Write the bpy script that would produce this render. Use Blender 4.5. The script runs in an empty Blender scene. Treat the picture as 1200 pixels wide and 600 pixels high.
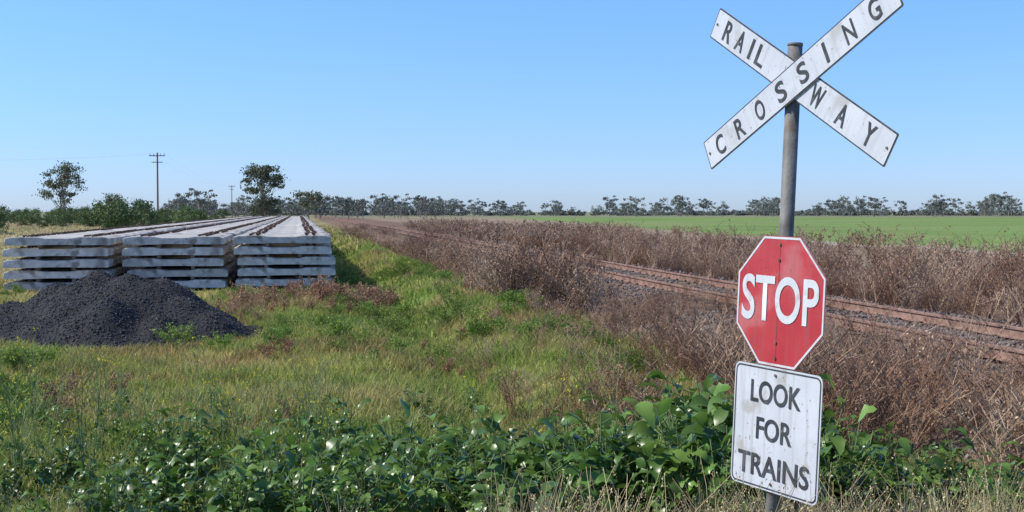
import bpy, math, random
import numpy as np
from mathutils import Matrix, Vector, Euler
random.seed(7); RNG=np.random.default_rng(7)
scene=bpy.context.scene
K=0.1667                       # track heading: x = p - K*y
DV=Vector((-K,1,0)).normalized(); PV=Vector((DV.y,-DV.x,0))
ROWANG=math.atan2(PV.y,PV.x)

# ---------------------------------------------------------------- helpers
def link(o,parent=None):
    scene.collection.objects.link(o)
    if parent: o.parent=parent
    return o
class MB:
    def __init__(s): s.v=[];s.f=[];s.m=[]
    def add(s,vs,fs,mi=0):
        b=len(s.v); s.v.extend([tuple(q) for q in vs])
        for f in fs: s.f.append(tuple(b+i for i in f)); s.m.append(mi)
    def tube(s,pts,r0,r1,n=3,mi=0,cap=False):
        k=len(pts);vs=[];
        for i,p in enumerate(pts):
            p=Vector(p)
            d=(Vector(pts[min(i+1,k-1)])-Vector(pts[max(i-1,0)]))
            if d.length<1e-6:d=Vector((0,0,1))
            d.normalize()
            a=d.orthogonal().normalized(); b=d.cross(a)
            r=r0+(r1-r0)*i/(k-1)
            for j in range(n):
                t=2*math.pi*j/n; vs.append(p+a*math.cos(t)*r+b*math.sin(t)*r)
        fs=[(i*n+j,i*n+(j+1)%n,(i+1)*n+(j+1)%n,(i+1)*n+j) for i in range(k-1) for j in range(n)]
        if cap: fs+= [tuple(range(n))[::-1],tuple((k-1)*n+j for j in range(n))]
        s.add(vs,fs,mi)
    def box(s,c,d,mi=0,rot=None):
        vs=[]
        for x in(-1,1):
            for y in(-1,1):
                for z in(-1,1):
                    q=Vector((x*d[0]/2,y*d[1]/2,z*d[2]/2))
                    if rot is not None:q=rot@q
                    vs.append(q+Vector(c))
        s.add(vs,[(0,1,3,2),(4,6,7,5),(0,4,5,1),(2,3,7,6),(0,2,6,4),(1,5,7,3)],mi)
    def quad(s,c,sz,mi=0,rnd=random):
        e=Euler((rnd.uniform(0,6.28),rnd.uniform(0,6.28),rnd.uniform(0,6.28))).to_matrix()
        c=Vector(c);a=e@Vector((sz,0,0));b=e@Vector((0,sz*.55,0))
        s.add([c-a,c-b,c+a,c+b],[(0,1,2,3)],mi)
    def mesh(s,name,mats,smooth=False):
        me=bpy.data.meshes.new(name); me.from_pydata(s.v,[],s.f)
        for m in mats: me.materials.append(m)
        me.polygons.foreach_set('material_index',s.m)
        if smooth: me.polygons.foreach_set('use_smooth',[True]*len(s.f))
        me.update(); return me
    def obj(s,name,mats,parent=None,smooth=False,lk=True):
        o=bpy.data.objects.new(name,s.mesh(name,mats,smooth))
        if lk: link(o,parent)
        return o
def empty(name,mat=None):
    e=bpy.data.objects.new(name,None); link(e)
    if mat is not None: e.matrix_world=mat
    return e

def vnoise(x,y,s,seed=0):
    x=np.asarray(x,float)/s; y=np.asarray(y,float)/s
    xi=np.floor(x).astype(np.int64); yi=np.floor(y).astype(np.int64)
    fx=x-xi; fy=y-yi; fx=fx*fx*(3-2*fx); fy=fy*fy*(3-2*fy)
    def h(a,b):
        n=(a*374761393+b*668265263+seed*982451653)&0x7fffffff
        n=((n^(n>>13))*1274126177)&0x7fffffff
        return ((n^(n>>16))&0xffff)/65535.0
    return (h(xi,yi)*(1-fx)+h(xi+1,yi)*fx)*(1-fy)+(h(xi,yi+1)*(1-fx)+h(xi+1,yi+1)*fx)*fy
def fbm(x,y,s,seed=0):
    return .55*vnoise(x,y,s,seed)+.3*vnoise(x,y,s*.45,seed+1)+.15*vnoise(x,y,s*.2,seed+2)
def ss(a,b,t):
    t=np.clip((np.asarray(t,float)-a)/(b-a),0,1); return t*t*(3-2*t)

def H(x,y):
    x=np.asarray(x,float);y=np.asarray(y,float);p=x+K*y
    near=1-ss(90,220,y)
    z=(fbm(x,y,5,3)-.5)*.28*near+(vnoise(x,y,1.1,9)-.5)*.08*(1-ss(40,80,y))
    calm=1-ss(4.5,6.5,p)*(1-ss(11,13,p))
    z=z*(.15+.85*calm)
    z=z*(1-.7*(ss(-9,-7.5,p)*(1-ss(.5,1.5,p))*ss(27,31,y)))
    z=z+.32*ss(4.6,6.9,p)*(1-ss(10.3,12.5,p))
    z=z+.42*(1-ss(3.5,8.5,y))
    w=(1-ss(70,130,y))*ss(9,14,y)
    z=z+(.20*np.exp(-((p-3.5)/.8)**2)-.26*np.exp(-((p-2.0)/.65)**2))*w
    return z

def mix(a,b,t):
    t=np.asarray(t)[...,None]; return a*(1-t)+np.asarray(b)*t
def C(x,y):
    x=np.asarray(x,float);y=np.asarray(y,float);p=x+K*y
    c=np.zeros(x.shape+(3,))+np.array((.26,.285,.072))
    c=mix(c,(.135,.225,.04),ss(.44,.66,fbm(x,y,2.2,21)))
    c=mix(c,(.38,.33,.11),ss(.44,.68,fbm(x,y,3.5,31))*.75)
    nearleft=1-.6*(1-ss(11,15,y))
    c=mix(c,(.50,.385,.175),ss(.56,.73,fbm(x,y,4.2,41))*.75*nearleft)
    c=mix(c,(.30,.18,.095),ss(.55,.70,fbm(x,y,1.3,51))*.65)
    c=mix(c,(.16,.25,.05),(1-ss(9.5,13,y))*.45)
    c=mix(c,(.14,.22,.045),np.exp(-((p-2.0)/.7)**2)*ss(12,16,y)*.6)
    c=mix(c,(.46,.37,.20),ss(-6.5,-9,p)*ss(26,40,y)*.8)
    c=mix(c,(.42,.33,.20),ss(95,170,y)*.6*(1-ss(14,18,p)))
    c=mix(c,(.24,.165,.115),ss(4.3,5.4,p+ (fbm(x,y,2,61)-.5)*1.5)*(1-ss(34,35,p)))
    c=mix(c,(.38,.30,.20),ss(17,20,p)*(1-ss(34,35,p))*.8)
    edge=p-np.maximum(0,y-90)*.10
    c=mix(c,(.50,.44,.33),ss(33.6,34,p)*(1-ss(35.6,36,p))*(1-ss(90,120,y)))
    c=mix(c,(.38,.30,.20),ss(34,35,p)*(1-ss(35,37,edge))*ss(100,130,y))
    f=np.array((.22,.33,.09))
    fl=ss(35,36,edge+(vnoise(x,y,9,5)-.5)*.7)
    c=mix(c,f,fl)
    c=mix(c,(.29,.34,.135),fl*ss(.45,.75,fbm(x*.35,y,28,71))*.8)
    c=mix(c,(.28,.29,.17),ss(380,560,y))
    return c

# ---------------------------------------------------------------- materials
def newmat(name):
    m=bpy.data.materials.new(name); m.use_nodes=True
    nt=m.node_tree; b=nt.nodes['Principled BSDF']; return m,nt,b
def N(nt,t,**kw):
    n=nt.nodes.new(t)
    for k,v in kw.items(): setattr(n,k,v)
    return n
def noisemat(name,c1,c2,scale=8,rough=.85,bump=.3,bscale=40,detail=6,lo=.35,hi=.65,c3=None,s3=2,rnd=0,spec=.3,bdist=.02,c3lo=.56,streak=None,sk=.55):
    m,nt,b=newmat(name); L=nt.links.new
    tc=N(nt,'ShaderNodeTexCoord')
    src=tc.outputs['Object']
    n=N(nt,'ShaderNodeTexNoise'); n.inputs['Scale'].default_value=scale; n.inputs['Detail'].default_value=detail
    L(src,n.inputs['Vector'])
    r=N(nt,'ShaderNodeValToRGB'); r.color_ramp.elements[0].position=lo; r.color_ramp.elements[1].position=hi
    r.color_ramp.elements[0].color=(*c1,1); r.color_ramp.elements[1].color=(*c2,1)
    L(n.outputs['Fac'],r.inputs[0]); out=r.outputs[0]
    if c3 is not None:
        n3=N(nt,'ShaderNodeTexNoise'); n3.inputs['Scale'].default_value=s3; n3.inputs['Detail'].default_value=8; L(src,n3.inputs['Vector'])
        mr=N(nt,'ShaderNodeMapRange'); mr.inputs[1].default_value=c3lo; mr.inputs[2].default_value=c3lo+.12; L(n3.outputs['Fac'],mr.inputs[0])
        mx=N(nt,'ShaderNodeMixRGB'); L(mr.outputs[0],mx.inputs[0]); L(out,mx.inputs[1]); mx.inputs[2].default_value=(*c3,1); out=mx.outputs[0]
    if streak is not None:   # rain-washed grime running down a plate
        mp=N(nt,'ShaderNodeMapping'); mp.inputs['Scale'].default_value=(38,38,3); L(src,mp.inputs[0])
        n4=N(nt,'ShaderNodeTexNoise'); n4.inputs['Scale'].default_value=1; n4.inputs['Detail'].default_value=6; L(mp.outputs[0],n4.inputs['Vector'])
        mr=N(nt,'ShaderNodeMapRange'); mr.inputs[1].default_value=.5; mr.inputs[2].default_value=.78; mr.inputs[4].default_value=sk; L(n4.outputs['Fac'],mr.inputs[0])
        mx=N(nt,'ShaderNodeMixRGB'); L(mr.outputs[0],mx.inputs[0]); L(out,mx.inputs[1]); mx.inputs[2].default_value=(*streak,1); out=mx.outputs[0]
        n5=N(nt,'ShaderNodeTexNoise'); n5.inputs['Scale'].default_value=60; n5.inputs['Detail'].default_value=3; L(src,n5.inputs['Vector'])
        mr=N(nt,'ShaderNodeMapRange'); mr.inputs[1].default_value=.66; mr.inputs[2].default_value=.72; mr.inputs[4].default_value=.7; L(n5.outputs['Fac'],mr.inputs[0])
        mx=N(nt,'ShaderNodeMixRGB'); L(mr.outputs[0],mx.inputs[0]); L(out,mx.inputs[1]); mx.inputs[2].default_value=(streak[0]*.5,streak[1]*.42,streak[2]*.35,1); out=mx.outputs[0]
    if rnd:
        oi=N(nt,'ShaderNodeObjectInfo'); mr=N(nt,'ShaderNodeMapRange'); mr.inputs[3].default_value=1-rnd; mr.inputs[4].default_value=1+rnd
        L(oi.outputs['Random'],mr.inputs[0])
        hs=N(nt,'ShaderNodeHueSaturation'); L(mr.outputs[0],hs.inputs['Value']); L(out,hs.inputs['Color']); out=hs.outputs[0]
    L(out,b.inputs['Base Color']); b.inputs['Roughness'].default_value=rough
    b.inputs['Specular IOR Level'].default_value=spec
    if bump:
        nb=N(nt,'ShaderNodeTexNoise'); nb.inputs['Scale'].default_value=bscale; nb.inputs['Detail'].default_value=6; L(src,nb.inputs['Vector'])
        bp=N(nt,'ShaderNodeBump'); bp.inputs['Strength'].default_value=bump; bp.inputs['Distance'].default_value=bdist
        L(nb.outputs['Fac'],bp.inputs['Height']); L(bp.outputs[0],b.inputs['Normal'])
    return m
def leafmat(name,col,col2=None,tint=False,rough=.6,trans=.3,spec=.3,hv=.25,nscale=1.5):
    m,nt,b=newmat(name); L=nt.links.new
    oi=N(nt,'ShaderNodeObjectInfo'); geo=N(nt,'ShaderNodeNewGeometry')
    if tint:
        at=N(nt,'ShaderNodeAttribute'); at.attribute_name='tint'; out=at.outputs['Color']
    else:
        rgb=N(nt,'ShaderNodeRGB'); rgb.outputs[0].default_value=(*col,1); out=rgb.outputs[0]
    if col2 is not None:
        n=N(nt,'ShaderNodeTexNoise'); n.inputs['Scale'].default_value=nscale; n.inputs['Detail'].default_value=2
        L(geo.outputs['Position'],n.inputs['Vector'])
        mr=N(nt,'ShaderNodeMapRange'); mr.inputs[1].default_value=.4; mr.inputs[2].default_value=.6; L(n.outputs['Fac'],mr.inputs[0])
        mx=N(nt,'ShaderNodeMixRGB'); L(mr.outputs[0],mx.inputs[0]); L(out,mx.inputs[1]); mx.inputs[2].default_value=(*col2,1); out=mx.outputs[0]
    if not tint:
        mr1=N(nt,'ShaderNodeMapRange'); mr1.inputs[3].default_value=1-hv; mr1.inputs[4].default_value=1+hv; L(geo.outputs['Random Per Island'],mr1.inputs[0])
        mr2=N(nt,'ShaderNodeMapRange'); mr2.inputs[3].default_value=.75; mr2.inputs[4].default_value=1.22; L(oi.outputs['Random'],mr2.inputs[0])
        mu=N(nt,'ShaderNodeMath',operation='MULTIPLY'); L(mr1.outputs[0],mu.inputs[0]); L(mr2.outputs[0],mu.inputs[1])
        hs=N(nt,'ShaderNodeHueSaturation'); L(mu.outputs[0],hs.inputs['Value']); L(out,hs.inputs['Color']); out=hs.outputs[0]
    L(out,b.inputs['Base Color']); b.inputs['Roughness'].default_value=rough; b.inputs['Specular IOR Level'].default_value=spec
    if trans:
        tr=N(nt,'ShaderNodeBsdfTranslucent'); L(out,tr.inputs[0])
        ms=N(nt,'ShaderNodeMixShader'); ms.inputs[0].default_value=trans
        L(b.outputs[0],ms.inputs[1]); L(tr.outputs[0],ms.inputs[2]); L(ms.outputs[0],nt.nodes['Material Output'].inputs[0])
    return m

M_grass=leafmat('grass_blades',(.1,.15,.04),tint=True,trans=.35,spec=.12,rough=.7)
M_dead=leafmat('dead_weed',(.37,.245,.165),col2=(.46,.335,.23),trans=0,hv=.4,rough=.95,nscale=.8,spec=.1)
M_dark=leafmat('dark_dead_weed',(.25,.14,.085),col2=(.34,.21,.14),trans=0,hv=.4,rough=.95,spec=.1)
M_deadred=leafmat('dead_red_weed',(.38,.21,.13),col2=(.44,.30,.18),trans=0,hv=.35,rough=.9,spec=.1)
M_straw=leafmat('straw',(.58,.46,.26),col2=(.46,.38,.20),trans=0,hv=.3,rough=.8,spec=.15)
M_broad=leafmat('broad_leaf',(.09,.18,.03),col2=(.155,.255,.05),trans=.3,rough=.34,spec=.55,hv=.4,nscale=3)
M_stem=leafmat('green_stem',(.20,.26,.09),trans=0)
M_yellow=leafmat('yellow_petal',(.80,.68,.04),trans=.2,hv=.1)
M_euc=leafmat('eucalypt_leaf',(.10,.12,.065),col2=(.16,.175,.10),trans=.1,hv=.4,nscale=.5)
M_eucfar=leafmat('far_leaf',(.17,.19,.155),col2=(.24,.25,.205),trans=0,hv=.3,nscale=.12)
M_bush=leafmat('bush_leaf',(.085,.145,.045),col2=(.15,.20,.07),trans=.1,hv=.4,nscale=.4)
M_bark=noisemat('bark',(.15,.13,.11),(.34,.30,.25),scale=4)
M_conc=noisemat('concrete',(.48,.45,.39),(.68,.64,.57),scale=5,rough=.9,bump=.25,bscale=60,c3=(.27,.24,.21),s3=3,rnd=.2,bdist=.01)
M_rust=noisemat('rust',(.07,.04,.03),(.15,.09,.065),scale=25,rough=.9,bump=.3,bscale=90,rnd=.3)
M_rail=noisemat('rusty_rail',(.16,.085,.058),(.33,.205,.15),scale=6,rough=.8,bump=.3,bscale=80)
M_timber=noisemat('old_timber',(.12,.095,.08),(.28,.24,.20),scale=7,rough=.95,bump=.5,bscale=50)
M_gravel=noisemat('dark_gravel',(.022,.022,.023),(.07,.069,.07),scale=30,rough=.85,bump=1,bscale=45,lo=.3,hi=.7,bdist=.04,spec=.15)
M_gstone=noisemat('dark_stone',(.040,.040,.041),(.115,.113,.114),scale=9,rough=.85,bump=0,rnd=.7,spec=.15)
M_bstone=noisemat('ballast_stone',(.12,.095,.082),(.26,.21,.18),scale=9,rough=.9,bump=0,rnd=.5)

def groundmat():
    m,nt,b=newmat('ground'); L=nt.links.new
    at=N(nt,'ShaderNodeAttribute'); at.attribute_name='Col'
    geo=N(nt,'ShaderNodeNewGeometry')
    n1=N(nt,'ShaderNodeTexNoise'); n1.inputs['Scale'].default_value=1.3; n1.inputs['Detail'].default_value=10; n1.inputs['Roughness'].default_value=.75
    L(geo.outputs['Position'],n1.inputs['Vector'])
    mr=N(nt,'ShaderNodeMapRange'); mr.inputs[1].default_value=.3; mr.inputs[2].default_value=.7; mr.inputs[3].default_value=.55; mr.inputs[4].default_value=1.35
    L(n1.outputs['Fac'],mr.inputs[0])
    n2=N(nt,'ShaderNodeTexNoise'); n2.inputs['Scale'].default_value=.045; n2.inputs['Detail'].default_value=5; L(geo.outputs['Position'],n2.inputs['Vector'])
    mr2=N(nt,'ShaderNodeMapRange'); mr2.inputs[1].default_value=.3; mr2.inputs[2].default_value=.7; mr2.inputs[3].default_value=.85; mr2.inputs[4].default_value=1.15
    L(n2.outputs['Fac'],mr2.inputs[0])
    mu=N(nt,'ShaderNodeMath',operation='MULTIPLY'); L(mr.outputs[0],mu.inputs[0]); L(mr2.outputs[0],mu.inputs[1])
    hs=N(nt,'ShaderNodeHueSaturation'); L(at.outputs['Color'],hs.inputs['Color']); L(mu.outputs[0],hs.inputs['Value'])
    L(hs.outputs[0],b.inputs['Base Color']); b.inputs['Roughness'].default_value=1; b.inputs['Specular IOR Level'].default_value=.1
    bp=N(nt,'ShaderNodeBump'); bp.inputs['Strength'].default_value=.8; bp.inputs['Distance'].default_value=.08; L(n1.outputs['Fac'],bp.inputs['Height']); L(bp.outputs[0],b.inputs['Normal'])
    return m
M_ground=groundmat()

# ---------------------------------------------------------------- ground
def axis(lo,hi,c,a,n):
    t0=math.asinh((lo-c)/a);t1=math.asinh((hi-c)/a)
    return c+a*np.sinh(np.linspace(t0,t1,n))
def np_mesh(name,co,faces,mat,col=None,cname='Col',smooth=True):
    k=faces.shape[1]; me=bpy.data.meshes.new(name)
    me.vertices.add(len(co)); me.vertices.foreach_set('co',co.reshape(-1).astype(np.float32))
    me.loops.add(faces.size); me.loops.foreach_set('vertex_index',faces.reshape(-1).astype(np.int32))
    me.polygons.add(len(faces)); me.polygons.foreach_set('loop_start',np.arange(0,faces.size,k,dtype=np.int32))
    if smooth: me.polygons.foreach_set('use_smooth',np.ones(len(faces),dtype=bool))
    me.update(calc_edges=True)
    if col is not None:
        c4=np.ones((len(co),4),np.float32); c4[:,:3]=col
        me.attributes.new(cname,'FLOAT_COLOR','POINT').data.foreach_set('color',c4.reshape(-1))
    me.materials.append(mat); return link(bpy.data.objects.new(name,me))
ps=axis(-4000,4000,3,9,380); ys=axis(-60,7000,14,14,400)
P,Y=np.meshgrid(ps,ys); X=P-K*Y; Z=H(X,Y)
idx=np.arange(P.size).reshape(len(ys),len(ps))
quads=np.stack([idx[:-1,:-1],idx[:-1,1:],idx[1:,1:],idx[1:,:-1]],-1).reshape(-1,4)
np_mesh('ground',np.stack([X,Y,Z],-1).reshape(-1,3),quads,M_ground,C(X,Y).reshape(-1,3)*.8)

# ---------------------------------------------------------------- scatter
def scatter(name,x,y,z,rz,scl,variants,tilt=.12,parent=None,rot3=None):
    n=len(x); me=bpy.data.meshes.new(name)
    me.vertices.add(n); me.vertices.foreach_set('co',np.stack([x,y,z],-1).astype(np.float32).reshape(-1))
    rot=np.stack([RNG.normal(0,tilt,n),RNG.normal(0,tilt,n),rz],-1) if rot3 is None else rot3
    me.attributes.new('rot','FLOAT_VECTOR','POINT').data.foreach_set('vector',rot.astype(np.float32).reshape(-1))
    me.attributes.new('scl','FLOAT','POINT').data.foreach_set('value',np.asarray(scl,np.float32))
    me.attributes.new('pick','INT','POINT').data.foreach_set('value',RNG.integers(0,len(variants),n).astype(np.int32))
    coll=bpy.data.collections.new(name+'_parts')
    for v in variants: coll.objects.link(v)
    o=bpy.data.objects.new(name,me); link(o,parent)
    ng=bpy.data.node_groups.new(name+'_scatter','GeometryNodeTree')
    ng.interface.new_socket('Geometry',in_out='INPUT',socket_type='NodeSocketGeometry')
    ng.interface.new_socket('Geometry',in_out='OUTPUT',socket_type='NodeSocketGeometry')
    gi=ng.nodes.new('NodeGroupInput'); go=ng.nodes.new('NodeGroupOutput')
    ci=ng.nodes.new('GeometryNodeCollectionInfo'); ci.inputs['Collection'].default_value=coll
    ci.inputs['Separate Children'].default_value=True; ci.inputs['Reset Children'].default_value=True
    ip=ng.nodes.new('GeometryNodeInstanceOnPoints'); ip.inputs['Pick Instance'].default_value=True
    def na(nm,t):
        q=ng.nodes.new('GeometryNodeInputNamedAttribute'); q.data_type=t; q.inputs['Name'].default_value=nm
        return [s for s in q.outputs if s.enabled and s.name=='Attribute'][0]
    e2r=ng.nodes.new('FunctionNodeEulerToRotation')
    L=ng.links.new
    L(gi.outputs[0],ip.inputs['Points']); L(ci.outputs[0],ip.inputs['Instance'])
    L(na('pick','INT'),ip.inputs['Instance Index']); L(na('rot','FLOAT_VECTOR'),e2r.inputs[0]); L(e2r.outputs[0],ip.inputs['Rotation'])
    L(na('scl','FLOAT'),ip.inputs['Scale']); L(ip.outputs[0],go.inputs[0])
    md=o.modifiers.new('scatter','NODES'); md.node_group=ng
    return o
def part(mb,name,mats,smooth=False): return mb.obj(name,mats,lk=False,smooth=smooth)
def rnd_area(n,p0,p1,y0,y1,yexp=1.0):
    y=y0+(y1-y0)*RNG.random(n)**yexp; p=p0+(p1-p0)*RNG.random(n); x=p-K*y
    return x,y
def infrust(x,y,m=1.5): return (np.abs(x)<.42*y+m)

PK=[(-6.75,20.9,1.12),(-6.2,20.7,1.10),(-5.7,20.8,.98),(-7.4,21.0,.90),(-5.15,20.3,.66),(-6.2,19.6,.70),(-8.2,20.9,.62),(-7.0,20.0,.62),(-4.65,19.9,.40),(-5.4,19.5,.46),(-7.8,19.9,.42),(-6.05,19.2,.34)]
def pile(x,y):
    r=np.zeros_like(x)-9
    for a,b,h in PK:
        d=np.sqrt((x-a)**2+(y-b)**2+.02); r=np.logaddexp(r*22,(h-.70*d)*22)/22
    return r+(fbm(x,y,.8,5)-.5)*.26+(vnoise(x,y,.22,6)-.5)*.05
def in_stack(x,y,m=0.):
    p=x+K*y; return (p>-7.6-m)&(p<.95+m)&(y>31.5-m)&(y<190)

# ---------------------------------------------------------------- grass: one mesh, every blade on the ground
def blades(n,y0,y1,ye,w0,h0,h1,clump,csz):
    nc=max(1,int(n*clump/60)); nf=n-int(n*clump)
    yc=y0+(y1-y0)*RNG.random(nc)**ye; xc=(RNG.random(nc)*2-1)*(.42*yc+1.5); ch=RNG.uniform(.7,1.8,nc); cb=RNG.uniform(.7,1.2,nc); cl=RNG.random(nc)
    k=RNG.integers(0,nc,n-nf)
    xb=np.concatenate([(RNG.random(nf)*2-1),xc[k]+RNG.normal(0,csz,n-nf)])
    yb=np.concatenate([y0+(y1-y0)*RNG.random(nf)**ye,yc[k]+RNG.normal(0,csz,n-nf)])
    xb[:nf]*=(.42*yb[:nf]+1.5)
    hm=np.concatenate([np.ones(nf),ch[k]]); bm_=np.concatenate([np.ones(nf),cb[k]]); lu=np.concatenate([np.zeros(nf),(cl[k]<.5)*1.])
    p=xb+K*yb
    keep=(p<5.2+RNG.normal(0,.5,n))&~in_stack(xb,yb)&(pile(xb,yb)<-.12)
    f=(p>4.4)&(RNG.random(n)<.5); keep&=~f
    xb,yb,hm,bm_,lu=[q[keep] for q in(xb,yb,hm,bm_,lu)]; m=len(xb)
    g=H(xb,yb); hh=RNG.uniform(h0,h1,m)*hm*(.5+1.0*fbm(xb,yb,1.6,77))
    t=RNG.uniform(0,6.283,m); ln=hh*RNG.uniform(.15,1.0,m); q=RNG.uniform(0,6.283,m); w=w0*RNG.uniform(.6,1.4,m)/2
    dx,dy=np.cos(t)*ln,np.sin(t)*ln; wx,wy=np.cos(q)*w,np.sin(q)*w
    co=np.empty((m,5,3))
    for i,(f_,s) in enumerate(((0,1),(.55,.8))):
        for j,sg_ in enumerate((-1,1)):
            co[:,2*i+j,0]=xb+dx*f_*f_+sg_*wx*s; co[:,2*i+j,1]=yb+dy*f_*f_+sg_*wy*s; co[:,2*i+j,2]=g+hh*f_-.012
    co[:,4,0]=xb+dx;co[:,4,1]=yb+dy;co[:,4,2]=g+hh*.88
    c=C(xb,yb)*1.4
    c=mix(c,(.19,.32,.055),lu*.5)
    c=c*(RNG.uniform(.7,1.3,m)*bm_)[:,None]
    dry=RNG.random(m)<.11; c[dry]=np.array((.60,.50,.25))*RNG.uniform(.7,1.1,(dry.sum(),1))
    cc=np.repeat(c[:,None,:],5,1); cc[:,4]=cc[:,4]*.65+np.array((.50,.46,.18))*.35
    b=np.arange(m)[:,None]*5
    tri=np.concatenate([b+np.array([0,1,3]),b+np.array([0,3,2]),b+np.array([2,3,4])],1).reshape(-1,3)
    return co.reshape(-1,3),tri,np.clip(cc.reshape(-1,3),0,.75)
parts=[blades(330000,4.8,26,.75,.011,.05,.15,.45,.10),blades(190000,22,70,.75,.028,.08,.19,.35,.3),blades(60000,60,190,.8,.09,.12,.30,.3,.7)]
off=0;cs=[];ts=[];ks=[]
for a_,b_,c_ in parts: cs.append(a_);ts.append(b_+off);ks.append(c_);off+=len(a_)
np_mesh('grass',np.concatenate(cs),np.concatenate(ts),M_grass,np.concatenate(ks),'tint',smooth=False)

def weed_var(seed,name,mat,ns=13,h=1.0,spread=.45,bits=4,thin=.0035,br=(6,9),bs=1.0):
    r=random.Random(seed); mb=MB()
    for i in range(ns):
        a=r.uniform(0,6.283); sp=r.uniform(.1,1)*spread; hh=h*r.uniform(.5,1)
        pts=[(r.gauss(0,.04),r.gauss(0,.04),-.03)]
        for k in range(1,4):
            f=k/3; pts.append((math.cos(a)*sp*f**1.2+r.gauss(0,.025),math.sin(a)*sp*f**1.2+r.gauss(0,.025),hh*f*(1-.1*f)))
        mb.tube(pts,thin*1.3,thin*.6)
        for b in range(r.randint(*br)):
            f=r.uniform(.25,1)*3; k=min(2,int(f)); o=Vector(pts[k]).lerp(Vector(pts[k+1]),f-k)
            t=r.uniform(0,6.283); L=r.uniform(.08,.24)*h; e=o+Vector((math.cos(t)*L*.7,math.sin(t)*L*.7,L*r.uniform(.3,1)))
            mb.tube([o,e],thin*.8,thin*.4)
            for q in range(bits):
                mb.quad(o.lerp(e,r.uniform(.35,1.05))+Vector((r.gauss(0,.012),r.gauss(0,.012),r.gauss(0,.012))),r.uniform(.008,.02)*bs,0,r)
    return part(mb,name,[mat])
wv=[weed_var(50+i,'dead_weed_%d'%i,M_dead if i<3 else M_dark,h=.8 if i==0 else 1.0) for i in range(5)]
wd=[weed_var(55+i,'twig_weed_%d'%i,M_dark if i<2 else M_dead,ns=11,bits=1,thin=.004,br=(8,12),spread=.6) for i in range(3)]
wv2=[weed_var(60+i,'dead_weed_b_%d'%i,M_dead if i<3 else M_dark,ns=14,spread=.55,bits=5,thin=.005,br=(5,8),h=(.7,1.0,1.1,.8,1.15)[i]) for i in range(5)]
wv3=[weed_var(75+i,'dead_weed_c_%d'%i,M_dead if i<3 else M_dark,ns=9,spread=.9,bits=5,thin=.010,br=(4,6),bs=2.2) for i in range(4)]
wr=[weed_var(70+i,'red_weed_%d'%i,M_deadred,ns=14,h=.6,spread=.35,bits=5,bs=1.3) for i in range(3)]
def weeds(n,p0,p1,y0,y1,s0,s1,var,ye=1,th=None,scale=3,seed=5):
    x,y=rnd_area(n,p0,p1,y0,y1,yexp=ye); k=infrust(x,y,2)
    if th is not None: k&=fbm(x,y,scale,seed)>th
    x=x[k];y=y[k];m=len(x)
    return scatter('dead_weeds',x,y,H(x,y),RNG.uniform(0,6.28,m),RNG.uniform(s0,s1,m)*(.6+.8*fbm(x,y,2.5,17)),var)
weeds(320,4.6,7.2,9,23,.24,.58,wv,th=.43,scale=1.6)
weeds(170,4.1,6.6,8.5,16,.5,1.0,wd,th=.38,scale=1.4,seed=15)
weeds(60,2.2,4.2,9.5,20,.35,.7,wd,th=.45,scale=1.4,seed=16)
weeds(64,3.8,5.6,23.5,29,1.0,1.35,wv2)
weeds(60,3.8,6.2,20,33,.35,.7,wv)
weeds(300,4.0,6.8,29,70,.38,.78,wv2,th=.46,scale=5)
weeds(30,3.8,5.6,36,46,.9,1.25,wv2)
weeds(150,3.9,6.6,65,130,.4,.75,wv3,th=.45,scale=5)
weeds(190,8.0,9.1,10,90,.2,.42,wv,th=.45,scale=3)
weeds(420,10.3,13,9,45,.5,1.1,wv2,th=.40,scale=2.5)
weeds(560,12,18,20,70,.8,1.4,wv2,th=.40,scale=5)
weeds(330,12,20,65,150,.9,1.4,wv3,th=.3,scale=6)
weeds(300,18,34,40,170,.7,1.1,wv3,th=.45,scale=8)
weeds(160,1.5,4.5,30,120,.25,.5,wv,th=.52,scale=4)
x=RNG.uniform(-5.6,-2.6,120)-.1;y=RNG.uniform(23,31,120); k=(fbm(x,y,2,8)>.38); x=x[k];y=y[k]
scatter('dead_weeds',x,y,H(x,y),RNG.uniform(0,6.28,len(x)),RNG.uniform(.5,1.0,len(x)),wr)
x,y=rnd_area(200,-2.5,4.2,12,30); k=fbm(x,y,2.5,18)>.56; x=x[k];y=y[k]
scatter('dead_weeds',x,y,H(x,y),RNG.uniform(0,6.28,len(x)),RNG.uniform(.3,.6,len(x)),wr)

# green bushy weeds in the grass
def fluff_var(seed,name):
    r=random.Random(seed); mb=MB()
    for s in range(26):
        a=r.uniform(0,6.28); sp=r.uniform(.05,.42); hh=.42*math.sqrt(max(.1,1-(sp/.5)**2))*r.uniform(.7,1.05)
        o=Vector((0,0,-.02)); e=Vector((math.cos(a)*sp,math.sin(a)*sp,hh)); m_=o.lerp(e,.5)+Vector((0,0,.04))
        mb.tube([o,m_,e],.004,.002,3,1)
        for q in range(26):
            f=r.uniform(.35,1.05); c=(m_.lerp(e,(f-.35)/.7)) ; mb.quad(c+Vector((r.gauss(0,.03),r.gauss(0,.03),r.gauss(0,.02))),r.uniform(.012,.026),0,r)
    return part(mb,name,[M_fl,M_stem])
M_fl=leafmat('fine_green_leaf',(.18,.28,.05),col2=(.26,.33,.08),trans=.25,hv=.4,nscale=1,spec=.15)
fv=[fluff_var(170+i,'green_weed_%d'%i) for i in range(4)]
x,y=rnd_area(560,-8,4.4,9.4,45); k=(fbm(x,y,3.2,66)>.49)&infrust(x,y,.5)&(pile(x,y)<-.1)&~in_stack(x,y); x=x[k];y=y[k]
scatter('green_weeds',x,y,H(x,y),RNG.uniform(0,6.28,len(x)),RNG.uniform(.4,.95,len(x)),fv)

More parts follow.
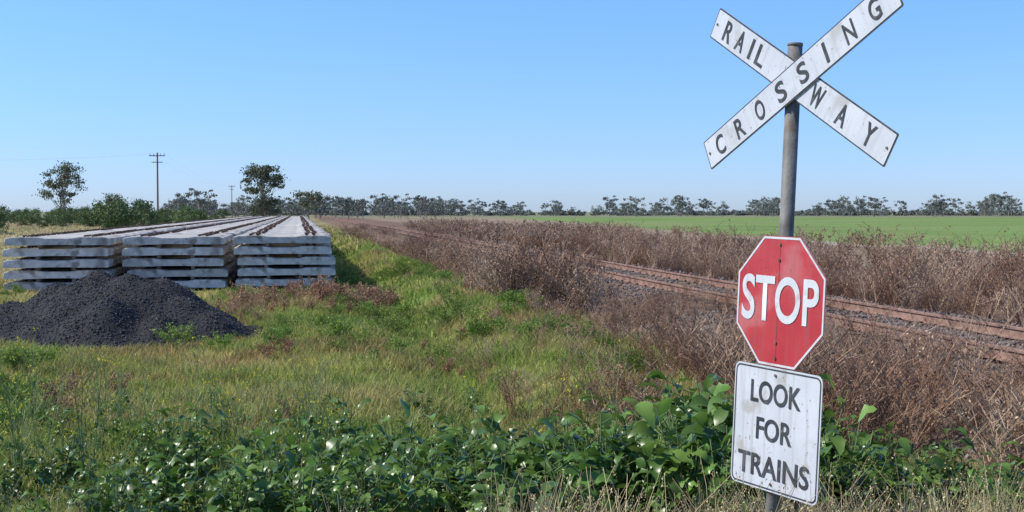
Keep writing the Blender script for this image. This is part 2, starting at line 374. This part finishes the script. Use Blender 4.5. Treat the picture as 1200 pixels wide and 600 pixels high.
# broad leaf weeds
def leaf(mb,o,az,L,W,el,r,mi=0):
    o=Vector(o);n=6;vs=[];d=Vector((math.cos(az),math.sin(az),0));s=Vector((-d.y,d.x,0));p=o.copy();e=el;tw=r.uniform(-.6,.6)
    prof=[.10,.50,.85,1.0,.85,.5,.05]
    for i in range(n+1):
        wl=W*prof[i]*.5*(1+r.uniform(-.35,.25)); wr_=W*prof[i]*.5*(1+r.uniform(-.35,.25)); up=.25*W*prof[i]*.5
        sd=s*math.cos(tw)+Vector((0,0,1))*math.sin(tw)
        vs+=[p-sd*wl+Vector((0,0,up+r.uniform(-.012,.012))),p,p+sd*wr_+Vector((0,0,up+r.uniform(-.012,.012)))]
        p=p+(d*math.cos(e)+Vector((0,0,1))*math.sin(e))*(L/n); e-=r.uniform(.10,.36)
    fs=[]
    for i in range(n): fs+=[(3*i,3*i+1,3*i+4,3*i+3),(3*i+1,3*i+2,3*i+5,3*i+4)]
    mb.add(vs,fs,mi)
def broad_var(seed,name,nst=5,h=.55):
    r=random.Random(seed); mb=MB()
    for s in range(nst):
        a=r.uniform(0,6.283);sp=r.uniform(.05,.28);hh=h*r.uniform(.5,1.1)
        pts=[(0,0,-.02),(math.cos(a)*sp*.5,math.sin(a)*sp*.5,hh*.5),(math.cos(a)*sp,math.sin(a)*sp,hh)]
        mb.tube(pts,.006,.003,4,1)
        for k in range(r.randint(6,9)):
            f=r.uniform(.15,1)*2; j=min(1,int(f)); o=Vector(pts[j]).lerp(Vector(pts[j+1]),f-j)
            az=r.uniform(0,6.283); L=r.uniform(.07,.19)*(1.3-.45*f/2)
            st=o+Vector((math.cos(az)*.06,math.sin(az)*.06,.03)); mb.tube([o,st],.0025,.002,3,1)
            leaf(mb,st,az,L,L*r.uniform(.38,.62),r.uniform(-.3,1.2),r)
    return part(mb,name,[M_broad,M_stem],smooth=True)
bv=[broad_var(90+i,'broad_leaf_weed_%d'%i) for i in range(7)]
bx=[];by=[];bs=[]
topx=[-3.2,-2.4,-1.6,-.8,0,.6,1.3,1.8,2.4,4.2]; topz=[.28,.42,.56,.62,.64,.80,.98,.88,.44,.40]
for i in range(800):
    x_=random.uniform(-3.6,4.4); y_=random.uniform(7.2,9.8)
    xs=x_*8.4/y_
    w=np.interp(xs,topx,topz)
    if random.random()>w*.9: continue
    if fbm(np.array([x_]),np.array([y_]),.9,33)[0]<.60-.42*w: continue
    bx.append(x_);by.append(y_);bs.append((.42+.75*w)*random.uniform(.6,1.25))
bx=np.array(bx);by=np.array(by)
scatter('broadleaf_weeds',bx,by,H(bx,by),RNG.uniform(0,6.28,len(bx)),np.array(bs),bv)
x=RNG.uniform(-5,5,240);y=RNG.uniform(9.5,22,240);p=x+K*y;k=(fbm(x,y,1.8,44)>.57)&(p<4.3)&(pile(x,y)<-.1);x=x[k];y=y[k]
scatter('broadleaf_weeds',x,y,H(x,y),RNG.uniform(0,6.28,len(x)),RNG.uniform(.25,.5,len(x)),bv)

def must_var(seed,name):
    r=random.Random(seed); mb=MB(); h=r.uniform(.7,.95)
    for s in range(r.randint(1,3)):
        a=r.uniform(0,6.28);sp=r.uniform(.03,.2)
        pts=[(0,0,-.02)]+[(math.cos(a)*sp*f+r.gauss(0,.01),math.sin(a)*sp*f+r.gauss(0,.01),h*f*r.uniform(.95,1)) for f in(.3,.6,1)]
        mb.tube(pts,.0045,.002,3,1); tips=[Vector(pts[-1])]
        for b in range(5):
            f=r.uniform(.9,2.9);j=int(f);o=Vector(pts[j]).lerp(Vector(pts[j+1]),f-j);t=r.uniform(0,6.28);L=r.uniform(.1,.25)
            e=o+Vector((math.cos(t)*L*.5,math.sin(t)*L*.5,L)); mb.tube([o,o.lerp(e,.5)+Vector((math.cos(t)*.02,math.sin(t)*.02,0)),e],.0025,.0015,3,1); tips.append(e)
        for t in tips:
            if r.random()<.5:
                for q in range(7): mb.quad(t+Vector((r.gauss(0,.010),r.gauss(0,.010),r.gauss(0,.010))),.008,2,r)
        for q in range(6):
            az=r.uniform(0,6.28); leaf(mb,(0,0,r.uniform(.02,.35)*h),az,r.uniform(.07,.14),.045,r.uniform(0,.8),r)
    return part(mb,name,[M_broad,M_stem,M_yellow])
mv=[must_var(120+i,'mustard_%d'%i) for i in range(5)]
x=RNG.uniform(-4.2,-1.2,70);y=RNG.uniform(8.3,11.5,70); k=fbm(x,y,1.2,3)>.36;x=x[k];y=y[k]
x=np.append(x,RNG.uniform(-1.2,1.6,14));y=np.append(y,RNG.uniform(8.5,11,14))
x=np.append(x,RNG.uniform(-6,0,26));y=np.append(y,RNG.uniform(12,19,26)); s=np.where(y>12,.45,1.0)*RNG.uniform(.6,1.05,len(x))
k=pile(x,y)<-.1;x=x[k];y=y[k];s=s[k]
scatter('mustard_plants',x,y,H(x,y),RNG.uniform(0,6.28,len(x)),s,mv)

def straw_var(seed,name,n=30,h=.55,R=.18):
    r=random.Random(seed);mb=MB()
    for i in range(n):
        a=r.uniform(0,6.28);d=R*math.sqrt(r.random());t=r.uniform(0,6.28);l=r.uniform(.05,.7);hh=h*r.uniform(.35,1)
        pts=[(d*math.cos(a)+math.cos(t)*l*hh*f*f,d*math.sin(a)+math.sin(t)*l*hh*f*f,hh*f*(1-.15*l*f)-.02) for f in(0,.35,.7,1)]
        mb.tube(pts,.0022,.001,3)
        if r.random()<.5:
            o=Vector(pts[-1])
            for q in range(5): mb.quad(o+Vector((r.gauss(0,.006),r.gauss(0,.006),-q*.012)),.007,0,r)
    return part(mb,name,[M_straw])
sv=[straw_var(140+i,'straw_%d'%i) for i in range(4)]
x=np.concatenate([RNG.uniform(.0,3.0,180),RNG.uniform(-3.4,3.4,80)]);y=np.concatenate([RNG.uniform(5.0,7.2,180),RNG.uniform(6.4,8.6,80)])
s=np.where(y<7,RNG.uniform(.45,1.05,len(x)),RNG.uniform(.45,.85,len(x)))
scatter('dry_grass',x,y,H(x,y),RNG.uniform(0,6.28,len(x)),s,sv)
x,y=rnd_area(180,-7,4.5,10,50); k=(fbm(x,y,3,88)>.55)&(pile(x,y)<-.1)&~in_stack(x,y);x=x[k];y=y[k]
scatter('dry_grass',x,y,H(x,y),RNG.uniform(0,6.28,len(x)),RNG.uniform(.3,.6,len(x)),sv)

# ---------------------------------------------------------------- stones
def stone_var(seed,name,mat):
    r=random.Random(seed); import bmesh
    bm=bmesh.new(); bmesh.ops.create_icosphere(bm,subdivisions=1,radius=1)
    sx,sy,sz=r.uniform(.7,1.2),r.uniform(.7,1.2),r.uniform(.5,.85)
    for v in bm.verts: v.co=Vector((v.co.x*sx,v.co.y*sy,v.co.z*sz))*r.uniform(.75,1.15)
    me=bpy.data.meshes.new(name); bm.to_mesh(me); bm.free(); me.materials.append(mat)
    return bpy.data.objects.new(name,me)
bsv=[stone_var(i,'ballast_stone_%d'%i,M_bstone) for i in range(6)]
gsv=[stone_var(20+i,'gravel_stone_%d'%i,M_gstone) for i in range(6)]
x1,y1=rnd_area(12000,5.0,11,8.5,28,yexp=.9); x2,y2=rnd_area(2500,5.3,11,28,60)
x=np.append(x1,x2);y=np.append(y1,y2);s=np.append(RNG.uniform(.018,.042,len(x1)),RNG.uniform(.03,.06,len(x2)))
k=infrust(x,y,1)&(fbm(x,y,1.5,99)>.3);x=x[k];y=y[k];s=s[k];m=len(x)
scatter('track_ballast',x,y,H(x,y)+.005,RNG.uniform(0,6.28,m),s,bsv,rot3=RNG.uniform(0,6.28,(m,3)))
gx=np.linspace(-10.2,-3.0,150);gy=np.linspace(17.4,23.6,130);GX,GY=np.meshgrid(gx,gy)
hh=pile(GX,GY); zz=H(GX,GY)+np.maximum(hh,-.25)
mb=MB(); vs=np.stack([GX,GY,zz],-1).reshape(-1,3); ii=np.arange(GX.size).reshape(GX.shape)
fs=[(ii[j,i],ii[j,i+1],ii[j+1,i+1],ii[j+1,i]) for j in range(len(gy)-1) for i in range(len(gx)-1) if hh[j:j+2,i:i+2].max()>-.22]
mb.add(vs.tolist(),[tuple(int(q) for q in f) for f in fs])
gp=mb.obj('gravel_pile',[M_gravel],smooth=True)
x=RNG.uniform(-9.8,-3.2,20000);y=RNG.uniform(17.8,23,20000);hp=pile(x,y);k=(hp>-.1-.25*RNG.random(20000)**3)
x=x[k];y=y[k];m=len(x)
scatter('stones',x,y,H(x,y)+np.maximum(pile(x,y),0)+.003,RNG.uniform(0,6.28,m),RNG.uniform(.006,.022,m),gsv,parent=gp,rot3=RNG.uniform(0,6.28,(m,3)))

# ---------------------------------------------------------------- railway track
def pt(p,y,z): return Vector((p-K*y,y,z))
prof=[(-.065,0),(.065,0),(.065,.012),(.012,.03),(.010,.11),(.034,.122),(.034,.15),(.026,.157),(-.026,.157),(-.034,.15),(-.034,.122),(-.010,.11),(-.012,.03),(-.065,.012)]
track=empty('railway_track')
for nm,p0 in(('rail_near',7.8),('rail_far',9.31)):
    mb=MB(); n=len(prof); ylist=[-20]+[5+2.5*i for i in range(60)]+[200,300,500,900]
    vs=[]
    for i,yy in enumerate(ylist):
        w=.012*math.sin(yy*.21+p0)+.008*math.sin(yy*.07); wz=.012*math.sin(yy*.16)
        c=pt(p0+w,yy,.345+wz)
        for a,b in prof: vs.append(c+PV*a+Vector((0,0,b)))
    mb.add(vs,[(i*n+j,i*n+(j+1)%n,(i+1)*n+(j+1)%n,(i+1)*n+j) for i in range(len(ylist)-1) for j in range(n)])
    mb.obj(nm,[M_rail],track)
r=random.Random(4); mb=MB()
for i in range(260):
    yy=4+.68*i; c=pt(8.555+r.gauss(0,.04),yy,.258+r.gauss(0,.012))
    mb.box(c,(2.35+r.uniform(-.1,.1),.23,.15),0,Matrix.Rotation(ROWANG+r.gauss(0,.02),3,'Z')@Matrix.Rotation(r.gauss(0,.01),3,'X'))
    if i<70:
        for pp in(7.8,9.31):
            for sgn in(-1,1):
                q=pt(pp,yy,.356)+PV*sgn*.085; mb.box(q,(.04,.05,.03),1,Matrix.Rotation(ROWANG,3,'Z'))
mb.obj('timber_sleepers',[M_timber,M_rust],track)

# ---------------------------------------------------------------- concrete sleeper stacks
def sleeper_var(seed,name,end=0):
    r=random.Random(seed); mb=MB()
    xs=[-1.25,-1.235,-1.1,-.9,-.5,-.3,.3,.5,.9,1.1,1.235,1.25]
    tp=[.13,.165,.20,.205,.205,.172,.172,.205,.205,.20,.165,.13]
    bt=[.02,.0,0,0,0,.012,.012,0,0,0,0,.02]
    vs=[]
    for a,t,b in zip(xs,tp,bt):
        t+=r.uniform(-.004,.004)
        vs+=[(a,-.125,b),(a,-.122,b+.03),(a,-.105,t-.012),(a,-.095,t),(a,.095,t),(a,.105,t-.012),(a,.122,b+.03),(a,.125,b)]
    n=8;k=len(xs)
    fs=[(i*n+j,(i+1)*n+j,(i+1)*n+(j+1)%n,i*n+(j+1)%n) for i in range(k-1) for j in range(n)]
    fs+=[tuple(range(n)),tuple((k-1)*n+j for j in range(n))[::-1]]
    mb.add(vs,fs,0)
    for c in(-.72,.72):
        for s in(-1,1):
            xo=c+s*.095
            mb.box((xo,0,.212),(.04,.09,.035),1)
            if r.random()<.9:
                y0=r.uniform(-.02,.02)
                mb.tube([(xo,-.07+y0,.220),(xo-s*.02,-.03,.250),(xo-s*.05,.03,.246),(xo-s*.03,.07+y0,.226),(xo+s*.03,.05,.24),(xo+s*.02,-.03,.238)],.009,.009,5,1,True)
    return part(mb,name,[M_conc,M_rust])
slv=[sleeper_var(i,'sleeper_%d'%i) for i in range(5)]
for si,(pc,yf,seed) in enumerate([(-.385,33.2,1),(-3.16,32.7,2),(-6.0,31.7,3)]):
    r=random.Random(seed); st=empty('concrete_sleeper_stack'); xs=[];yl=[];zs=[];rz=[]
    g=float(H(np.array([pc-K*35]),np.array([35.]))[0])
    off=[r.uniform(-.05,.05) for _ in range(5)]
    nn=470
    for lay in range(5):
        for i in range(nn):
            if lay<4 and i>60: continue
            s=.31*i+r.gauss(0,.008)+(r.uniform(-.05,.05) if i==0 else 0)
            grp=i//9
            rr=random.Random(seed*1000+lay*100+grp)
            q=pt(pc,yf,0)+DV*s+PV*(off[lay]*.6+rr.uniform(-.06,.06)+r.gauss(0,.01))
            xs.append(q.x);yl.append(q.y);zs.append(g+.06+lay*.277);rz.append(ROWANG+r.gauss(0,.006))
    m=len(xs); rot=np.zeros((m,3)); rot[:,2]=rz
    rot[:,2]+=np.pi*(RNG.random(m)<.5)
    scatter('sleepers',np.array(xs),np.array(yl),np.array(zs),None,np.ones(m),slv,rot3=rot,parent=st)
    mb=MB()
    for lay in range(5):
        for lx in(-.42,.42):
            for seg in range(36):
                c=pt(pc,yf,0)+DV*(-.1+4*seg+2+r.uniform(-.05,.05))+PV*(lx+r.uniform(-.03,.03))
                mb.box((c.x,c.y,g+.06+lay*.277-.037),(.09,3.96,.068),0,Matrix.Rotation(ROWANG,3,'Z'))
    mb.obj('dunnage_timbers',[M_timber],st)

# ---------------------------------------------------------------- signs
LEAN=Matrix.Rotation(math.radians(2.3),4,'Y')@Matrix.Rotation(math.radians(-61),4,'Z')
SM=Matrix.Translation((1.188,5.9,0))@LEAN
M_white=noisemat('sign_white',(.55,.56,.575),(.64,.65,.665),scale=4,rough=.5,bump=.04,bscale=10,c3=(.48,.47,.45),s3=5,spec=.4,c3lo=.57,streak=(.38,.36,.32),sk=.55)
M_whiteL=noisemat('sign_white_dirty',(.55,.56,.57),(.65,.66,.67),scale=5,rough=.55,bump=.05,bscale=12,c3=(.46,.44,.40),s3=7,spec=.4,c3lo=.57,streak=(.34,.30,.25),sk=.6)
M_red=noisemat('sign_red',(.46,.032,.038),(.54,.06,.062),scale=5,rough=.45,bump=.04,bscale=10,c3=(.53,.13,.125),s3=5,spec=.4,c3lo=.53,streak=(.33,.10,.09),sk=.6)
M_blk=noisemat('sign_black',(.035,.035,.037),(.08,.08,.08),scale=14,rough=.6,bump=0,c3=(.16,.155,.15),s3=30,c3lo=.6)
M_back=noisemat('bare_aluminium',(.35,.35,.35),(.5,.5,.5),scale=8,rough=.5,bump=0)
M_post=noisemat('galvanised_post',(.12,.11,.095),(.25,.24,.215),scale=9,rough=.6,bump=.15,bscale=60,c3=(.15,.10,.07),s3=5)
M_txt=noisemat('sign_text_white',(.60,.605,.61),(.70,.70,.70),scale=20,rough=.5,bump=0,c3=(.56,.42,.40),s3=12,c3lo=.58)
M_bolt=noisemat('bolt_rust',(.10,.06,.045),(.25,.17,.12),scale=30,rough=.6,bump=0)
def fit_text(txt,w,h,mat,parent,loc,name,roty=0,bold=.012):
    cu=bpy.data.curves.new(name,'FONT'); cu.body=txt; cu.size=1; cu.extrude=0; cu.offset=bold; cu.resolution_u=6
    o=bpy.data.objects.new(name,cu); scene.collection.objects.link(o); bpy.context.view_layer.update()
    me=bpy.data.meshes.new_from_object(o.evaluated_get(bpy.context.evaluated_depsgraph_get()))
    bpy.data.objects.remove(o)
    co=np.array([v.co[:] for v in me.vertices]); mn=co.min(0);mx=co.max(0)
    for v in me.vertices:
        v.co=Vector((((v.co.x-(mn[0]+mx[0])/2)/(mx[0]-mn[0])*w),0,(v.co.y-(mn[1]+mx[1])/2)/(mx[1]-mn[1])*h))
    me.materials.clear(); me.materials.append(mat)
    ob=bpy.data.objects.new(name,me); scene.collection.objects.link(ob); ob.parent=parent
    ob.matrix_local=Matrix.Translation(loc)@Matrix.Rotation(roty,4,'Y')
    return ob
def plate(outline,y0,y1,mi_front,mi_back,mb):
    n=len(outline); vs=[(x,y0,z) for x,z in outline]+[(x,y1,z) for x,z in outline]
    mb.add(vs,[tuple(range(n))],mi_front)
    mb.add(vs,[tuple(range(2*n-1,n-1,-1))],mi_back)
    mb.add(vs,[(j,j+n,(j+1)%n+n,(j+1)%n) for j in range(n)],mi_back)
def rrect(w,h,r,cx=0,cz=0,n=5):
    o=[]
    for sx,sz,a0 in((1,-1,-90),(1,1,0),(-1,1,90),(-1,-1,180)):
        for i in range(n+1):
            a=math.radians(a0+90*i/n); o.append((cx+sx*(w/2-r)+r*math.cos(a),cz+sz*(h/2-r)+r*math.sin(a)))
    return o
def ring(outer,inner,y,mb,mi):
    n=len(outer); vs=[(x,y,z) for x,z in outer]+[(x,y,z) for x,z in inner]
    mb.add(vs,[(j,(j+1)%n,(j+1)%n+n,j+n) for j in range(n)],mi)
cb=empty('railway_crossing_sign',SM)
mb=MB(); mb.tube([(0,0,-.5),(0,0,1),(0,0,2.765)],.0335,.0335,20,0,True)
mb.tube([(0,0,2.762),(0,0,2.775)],.036,.034,20,0,True)
post=mb.obj('post',[M_post],cb,smooth=False)
for pl in post.data.polygons: pl.use_smooth=len(pl.vertices)==4
cx,cz=.06,2.594; A=math.radians(28.5)
def arm(nm,ang,y,letters,bolts):
    mb=MB(); L,W=1.385,.155
    plate(rrect(L,W,.006,n=2),-.0015,.0015,1,2,mb)
    inn=rrect(L-.014,W-.014,.004,n=2)
    mb.add([(x,-.0035,z) for x,z in inn],[tuple(range(len(inn)))],0)
    for bx_,bz_ in bolts: mb.tube([(bx_,-.003,bz_),(bx_,-.008,bz_)],.006,.006,8,3,True)
    o=mb.obj(nm,[M_white,M_blk,M_back,M_bolt],cb); o.matrix_local=Matrix.Translation((cx,y,cz))@Matrix.Rotation(ang,4,'Y')
    for ch,u in letters:
        w={'I':.018,'W':.085}.get(ch,.064)
        R=Matrix.Rotation(ang,3,'Y'); d=R@Vector((u,0,0))
        fit_text(ch,w,.100,M_blk,cb,(cx+d.x,y-.006,cz+d.z),'letter_'+ch.lower(),ang,bold=.014)
    return o
arm('crossbuck_arm_railway',A,-.040,[('R',-.565),('A',-.455),('I',-.362),('L',-.28),('W',.17),('A',.355),('Y',.545)],[(-.665,0),(.665,0)])
arm('crossbuck_arm_crossing',-A,-.050,[(c,-.575+.161*i) for i,c in enumerate('CROSSING')],[(-.665,0),(.665,0)])
mb=MB()
mb.box((cx*.5,-.037,cz+.05),(.14,.004,.03));mb.box((cx*.5,-.037,cz-.05),(.14,.004,.03))
mb.obj('crossbuck_bracket',[M_bolt],cb)
def octo(w,cx=0,cz=0):
    a=w/2; b=a*math.tan(math.pi/8)
    return [(cx+x,cz+z) for x,z in((b,-a),(a,-b),(a,b),(b,a),(-b,a),(-a,b),(-a,-b),(-b,-a))]
sg=empty('stop_sign',SM); ox,oz=.025,1.587
mb=MB(); plate(octo(.60,ox,oz),-.044,-.041,0,2,mb); ring(octo(.594,ox,oz),octo(.574,ox,oz),-.0455,mb,1)
mb.box((ox-.01,-.0448,oz-.01),(.0022,.0008,.55),3)
mb.box((0,-.0375,oz+.2),(.11,.005,.03),2);mb.box((0,-.0375,oz-.2),(.11,.005,.03),2)
mb.obj('octagon_plate',[M_red,M_txt,M_back,M_bolt],sg)
fit_text('STOP',.525,.215,M_txt,sg,(ox,-.047,oz+.01),'stop_text',bold=.018)
mb=MB()
for zz in(.262,-.262,.19,-.19): mb.tube([(ox-.01,-.046,oz+zz),(ox-.01,-.050,oz+zz)],.007,.007,8,0,True)
mb.obj('bolts',[M_bolt],sg)
lk_=empty('look_for_trains_sign',SM); lx,lz=.035,.995
mb=MB(); plate(rrect(.60,.575,.035,lx,lz),-.044,-.041,0,2,mb); ring(rrect(.584,.559,.03,lx,lz),rrect(.570,.545,.025,lx,lz),-.0455,mb,1)
mb.box((0,-.0375,lz+.2),(.11,.005,.03),2);mb.box((0,-.0375,lz-.2),(.11,.005,.03),2)
mb.obj('plate',[M_whiteL,M_blk,M_back],lk_)
fit_text('LOOK',.345,.105,M_blk,lk_,(lx-.005,-.047,lz+.165),'look_text',bold=.016)
fit_text('FOR',.245,.105,M_blk,lk_,(lx-.005,-.047,lz-.005),'for_text',bold=.016)
fit_text('TRAINS',.49,.105,M_blk,lk_,(lx-.005,-.047,lz-.178),'trains_text',bold=.016)
mb=MB()
for a,b in((-.01,.252),(-.01,-.252)): mb.tube([(lx+a,-.046,lz+b),(lx+a,-.050,lz+b)],.007,.007,8,0,True)
mb.obj('bolts',[M_bolt],lk_)

# ---------------------------------------------------------------- trees
def tree_mesh(seed,name,h,cw,trunk,ncl,nlv,ls,mats,tr=.25,clr=1.0,lk=False,flat=.6):
    r=random.Random(seed);mb=MB()
    lean=r.uniform(-.06,.06)*h
    def tp(f): return Vector((lean*f+math.sin(f*3+seed)*.02*h,math.cos(f*2.5+seed)*.02*h,h*f*.85))
    mb.tube([tp(f)-Vector((0,0,.2 if f==0 else 0)) for f in(0,.15,.3,.5,.7,.95)],tr,tr*.2,6,0)
    for c in range(ncl):
        a=r.uniform(0,6.283);f=r.random()
        zc=trunk+(h-trunk)*f**.75
        rr=cw/2*math.sqrt(max(.05,1-((f-.45)/.68)**2))*math.sqrt(r.random())
        ce=Vector((rr*math.cos(a)+lean*f,rr*math.sin(a),zc))
        st=tp(max(.12,min(.9,(zc-.2*h-rr*.35)/(h*.85)))); mid=st.lerp(ce,.55)+Vector((r.gauss(0,.04*h),r.gauss(0,.04*h),-.02*h))
        mb.tube([st,mid,ce],tr*.3,tr*.06,4,0)
        cr=clr*r.uniform(.6,1.25)
        for l in range(int(nlv*r.uniform(.6,1.3))):
            p=ce+Vector((r.gauss(0,cr*.5),r.gauss(0,cr*.5),r.gauss(0,cr*.5*flat)))
            mb.quad(p,ls*r.uniform(.6,1.3),1,r)
    return mb.obj(name,mats,lk=lk)
def put(o,x,y,s=1,rz=0): o.location=(x,y,float(H(np.array([x]),np.array([y]))[0])); o.scale=(s,s,s); o.rotation_euler=(0,0,rz)
EM=[M_bark,M_euc]
t=tree_mesh(201,'gum_tree',11.3,8.4,2.6,34,105,.22,EM,tr=.28,clr=1.2,lk=True); put(t,-87.5,250)
t=tree_mesh(202,'gum_tree',10.6,9.0,1.2,50,105,.24,EM,tr=.3,clr=1.15,lk=True); put(t,-49,250)
t=tree_mesh(203,'gum_tree',5.5,4.5,1,16,90,.2,EM,tr=.15,clr=.9,lk=True); put(t,-78.5,250)
t=tree_mesh(204,'gum_tree',6.3,7,1.5,22,90,.24,EM,tr=.2,clr=1.1,lk=True); put(t,-46,290)
bushes=[tree_mesh(220+i,'bush_%d'%i,2.6,4.2,.3,24,90,.12,[M_bark,M_bush],tr=.05,clr=.62,flat=.8) for i in range(3)]
b=tree_mesh(230,'shrub',2.6,5.0,.3,46,170,.085,[M_bark,M_bush],tr=.06,clr=.62,lk=True,flat=.8); put(b,-29.6,98)
b=tree_mesh(231,'shrub',1.9,3.6,.2,26,150,.085,[M_bark,M_bush],tr=.06,clr=.5,lk=True,flat=.8); put(b,-45,110)
x=RNG.uniform(-110,-32,120);y=RNG.uniform(150,260,120);k=(np.abs(x)<.45*y)&(x+K*y<-9);x=x[k];y=y[k]
scatter('shrub_thicket',x,y,H(x,y),RNG.uniform(0,6.28,len(x)),RNG.uniform(.35,.95,len(x)),bushes,tilt=.03)
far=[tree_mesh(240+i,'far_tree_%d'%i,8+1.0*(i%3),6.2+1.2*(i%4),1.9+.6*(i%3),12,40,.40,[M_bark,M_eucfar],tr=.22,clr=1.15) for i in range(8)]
fx=[];fy=[];fs_=[]
r=random.Random(9)
for i in range(520):
    y_=r.uniform(500,680); u=r.uniform(-440,620)/1500.; x_=u*y_
    d=vnoise(np.array([u*1500]),np.array([0.]),38,12)[0]*.6+vnoise(np.array([u*1500]),np.array([7.]),13,13)[0]*.4
    thr=.36 if u<.05 else .48
    if d<thr and r.random()<.90: continue
    if u>.05 and r.random()<.38: continue
    fx.append(x_);fy.append(y_);fs_.append(r.uniform(.38,1.0)*(.68+.45*d))
for i in range(46):
    y_=r.uniform(330,430); x_=r.uniform(-.27,-.06)*y_
    fx.append(x_);fy.append(y_);fs_.append(r.uniform(.4,.82))
fx=np.array(fx);fy=np.array(fy)
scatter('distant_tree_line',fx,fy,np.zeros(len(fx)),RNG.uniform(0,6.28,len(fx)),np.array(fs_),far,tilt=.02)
ns=420
x=RNG.uniform(-.33,.45,ns);y=RNG.uniform(620,760,ns);x=x*y
scatter('distant_scrub',x,y,np.zeros(ns),RNG.uniform(0,6.28,ns),RNG.uniform(.5,1.25,ns),
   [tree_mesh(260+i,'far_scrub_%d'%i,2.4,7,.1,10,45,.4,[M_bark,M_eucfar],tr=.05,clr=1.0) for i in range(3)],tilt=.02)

# ---------------------------------------------------------------- power poles and lines
def pole(x,y,h):
    mb=MB(); mb.tube([(0,0,-.3),(0,0,h)],.17,.12,8,0,True)
    mb.box((0,-.16,h-.5),(2.4,.12,.14)); mb.box((0,-.16,h-1.5),(1.7,.12,.12))
    for q in(-1.1,-.5,.5,1.1): mb.tube([(q,-.16,h-.43),(q,-.16,h-.16)],.06,.05,6,0,True)
    o=mb.obj('power_pole',[M_timber]); o.location=(x,y,0); return o
pp=[(-118,170,11.2),(-55.3,200,11.2),(-99.5,455,11.4)]
for a in pp: pole(*a)
mb=MB()
for a,b in((0,1),(1,2)):
    for q in(-1.1,1.1):
        A0=Vector((pp[a][0]+q,pp[a][1]-.16,pp[a][2]-.16));B0=Vector((pp[b][0]+q,pp[b][1]-.16,pp[b][2]-.16))
        mb.tube([A0.lerp(B0,i/16)-Vector((0,0,1.6*4*(i/16)*(1-i/16))) for i in range(17)],.005,.005,3)
mb.obj('power_lines',[M_back])

# ---------------------------------------------------------------- light, sky, camera
EL=math.radians(46); AZ=math.radians(-88)
sd=Vector((math.sin(AZ)*math.cos(EL),math.cos(AZ)*math.cos(EL),math.sin(EL)))
sl=bpy.data.lights.new('sun','SUN'); sl.energy=5.0; sl.angle=math.radians(.53); sl.color=(1,.96,.88)
so=bpy.data.objects.new('sun',sl); link(so); so.rotation_euler=(-sd).to_track_quat('-Z','Y').to_euler()
w=bpy.data.worlds.new('World'); scene.world=w; w.use_nodes=True; nt=w.node_tree
sky=nt.nodes.new('ShaderNodeTexSky'); sky.sky_type='NISHITA'; sky.sun_disc=False
sky.sun_elevation=EL; sky.sun_rotation=AZ; sky.air_density=1.0; sky.dust_density=.3; sky.ozone_density=2.5; sky.altitude=200
tc=nt.nodes.new('ShaderNodeTexCoord'); sx=nt.nodes.new('ShaderNodeSeparateXYZ'); nt.links.new(tc.outputs['Generated'],sx.inputs[0])
rp=nt.nodes.new('ShaderNodeValToRGB'); nt.links.new(sx.outputs['Z'],rp.inputs[0])
e=rp.color_ramp.elements; e[0].position=0.0; e[0].color=(.70,.93,1.58,1); e[1].position=.6; e[1].color=(.55,.80,1.15,1)
q=rp.color_ramp.elements.new(.05); q.color=(.68,.94,1.60,1)
q=rp.color_ramp.elements.new(.17); q.color=(.78,1.12,1.90,1)
mx=nt.nodes.new('ShaderNodeMixRGB'); mx.blend_type='MULTIPLY'; mx.inputs[0].default_value=1
nt.links.new(sky.outputs[0],mx.inputs[1]); nt.links.new(rp.outputs[0],mx.inputs[2])
bg=nt.nodes['Background']; bg.inputs[1].default_value=.12; nt.links.new(mx.outputs[0],bg.inputs[0])
cam=bpy.data.cameras.new('camera'); cam.lens=45; cam.sensor_width=36; cam.clip_start=.1; cam.clip_end=12000
co=bpy.data.objects.new('camera',cam); link(co); co.location=(0,0,2.0)
co.rotation_euler=(math.radians(90)-math.atan(52/1500),0,0)
scene.camera=co
scene.view_settings.view_transform='Standard'; scene.view_settings.look='None'; scene.view_settings.exposure=0; scene.view_settings.gamma=1
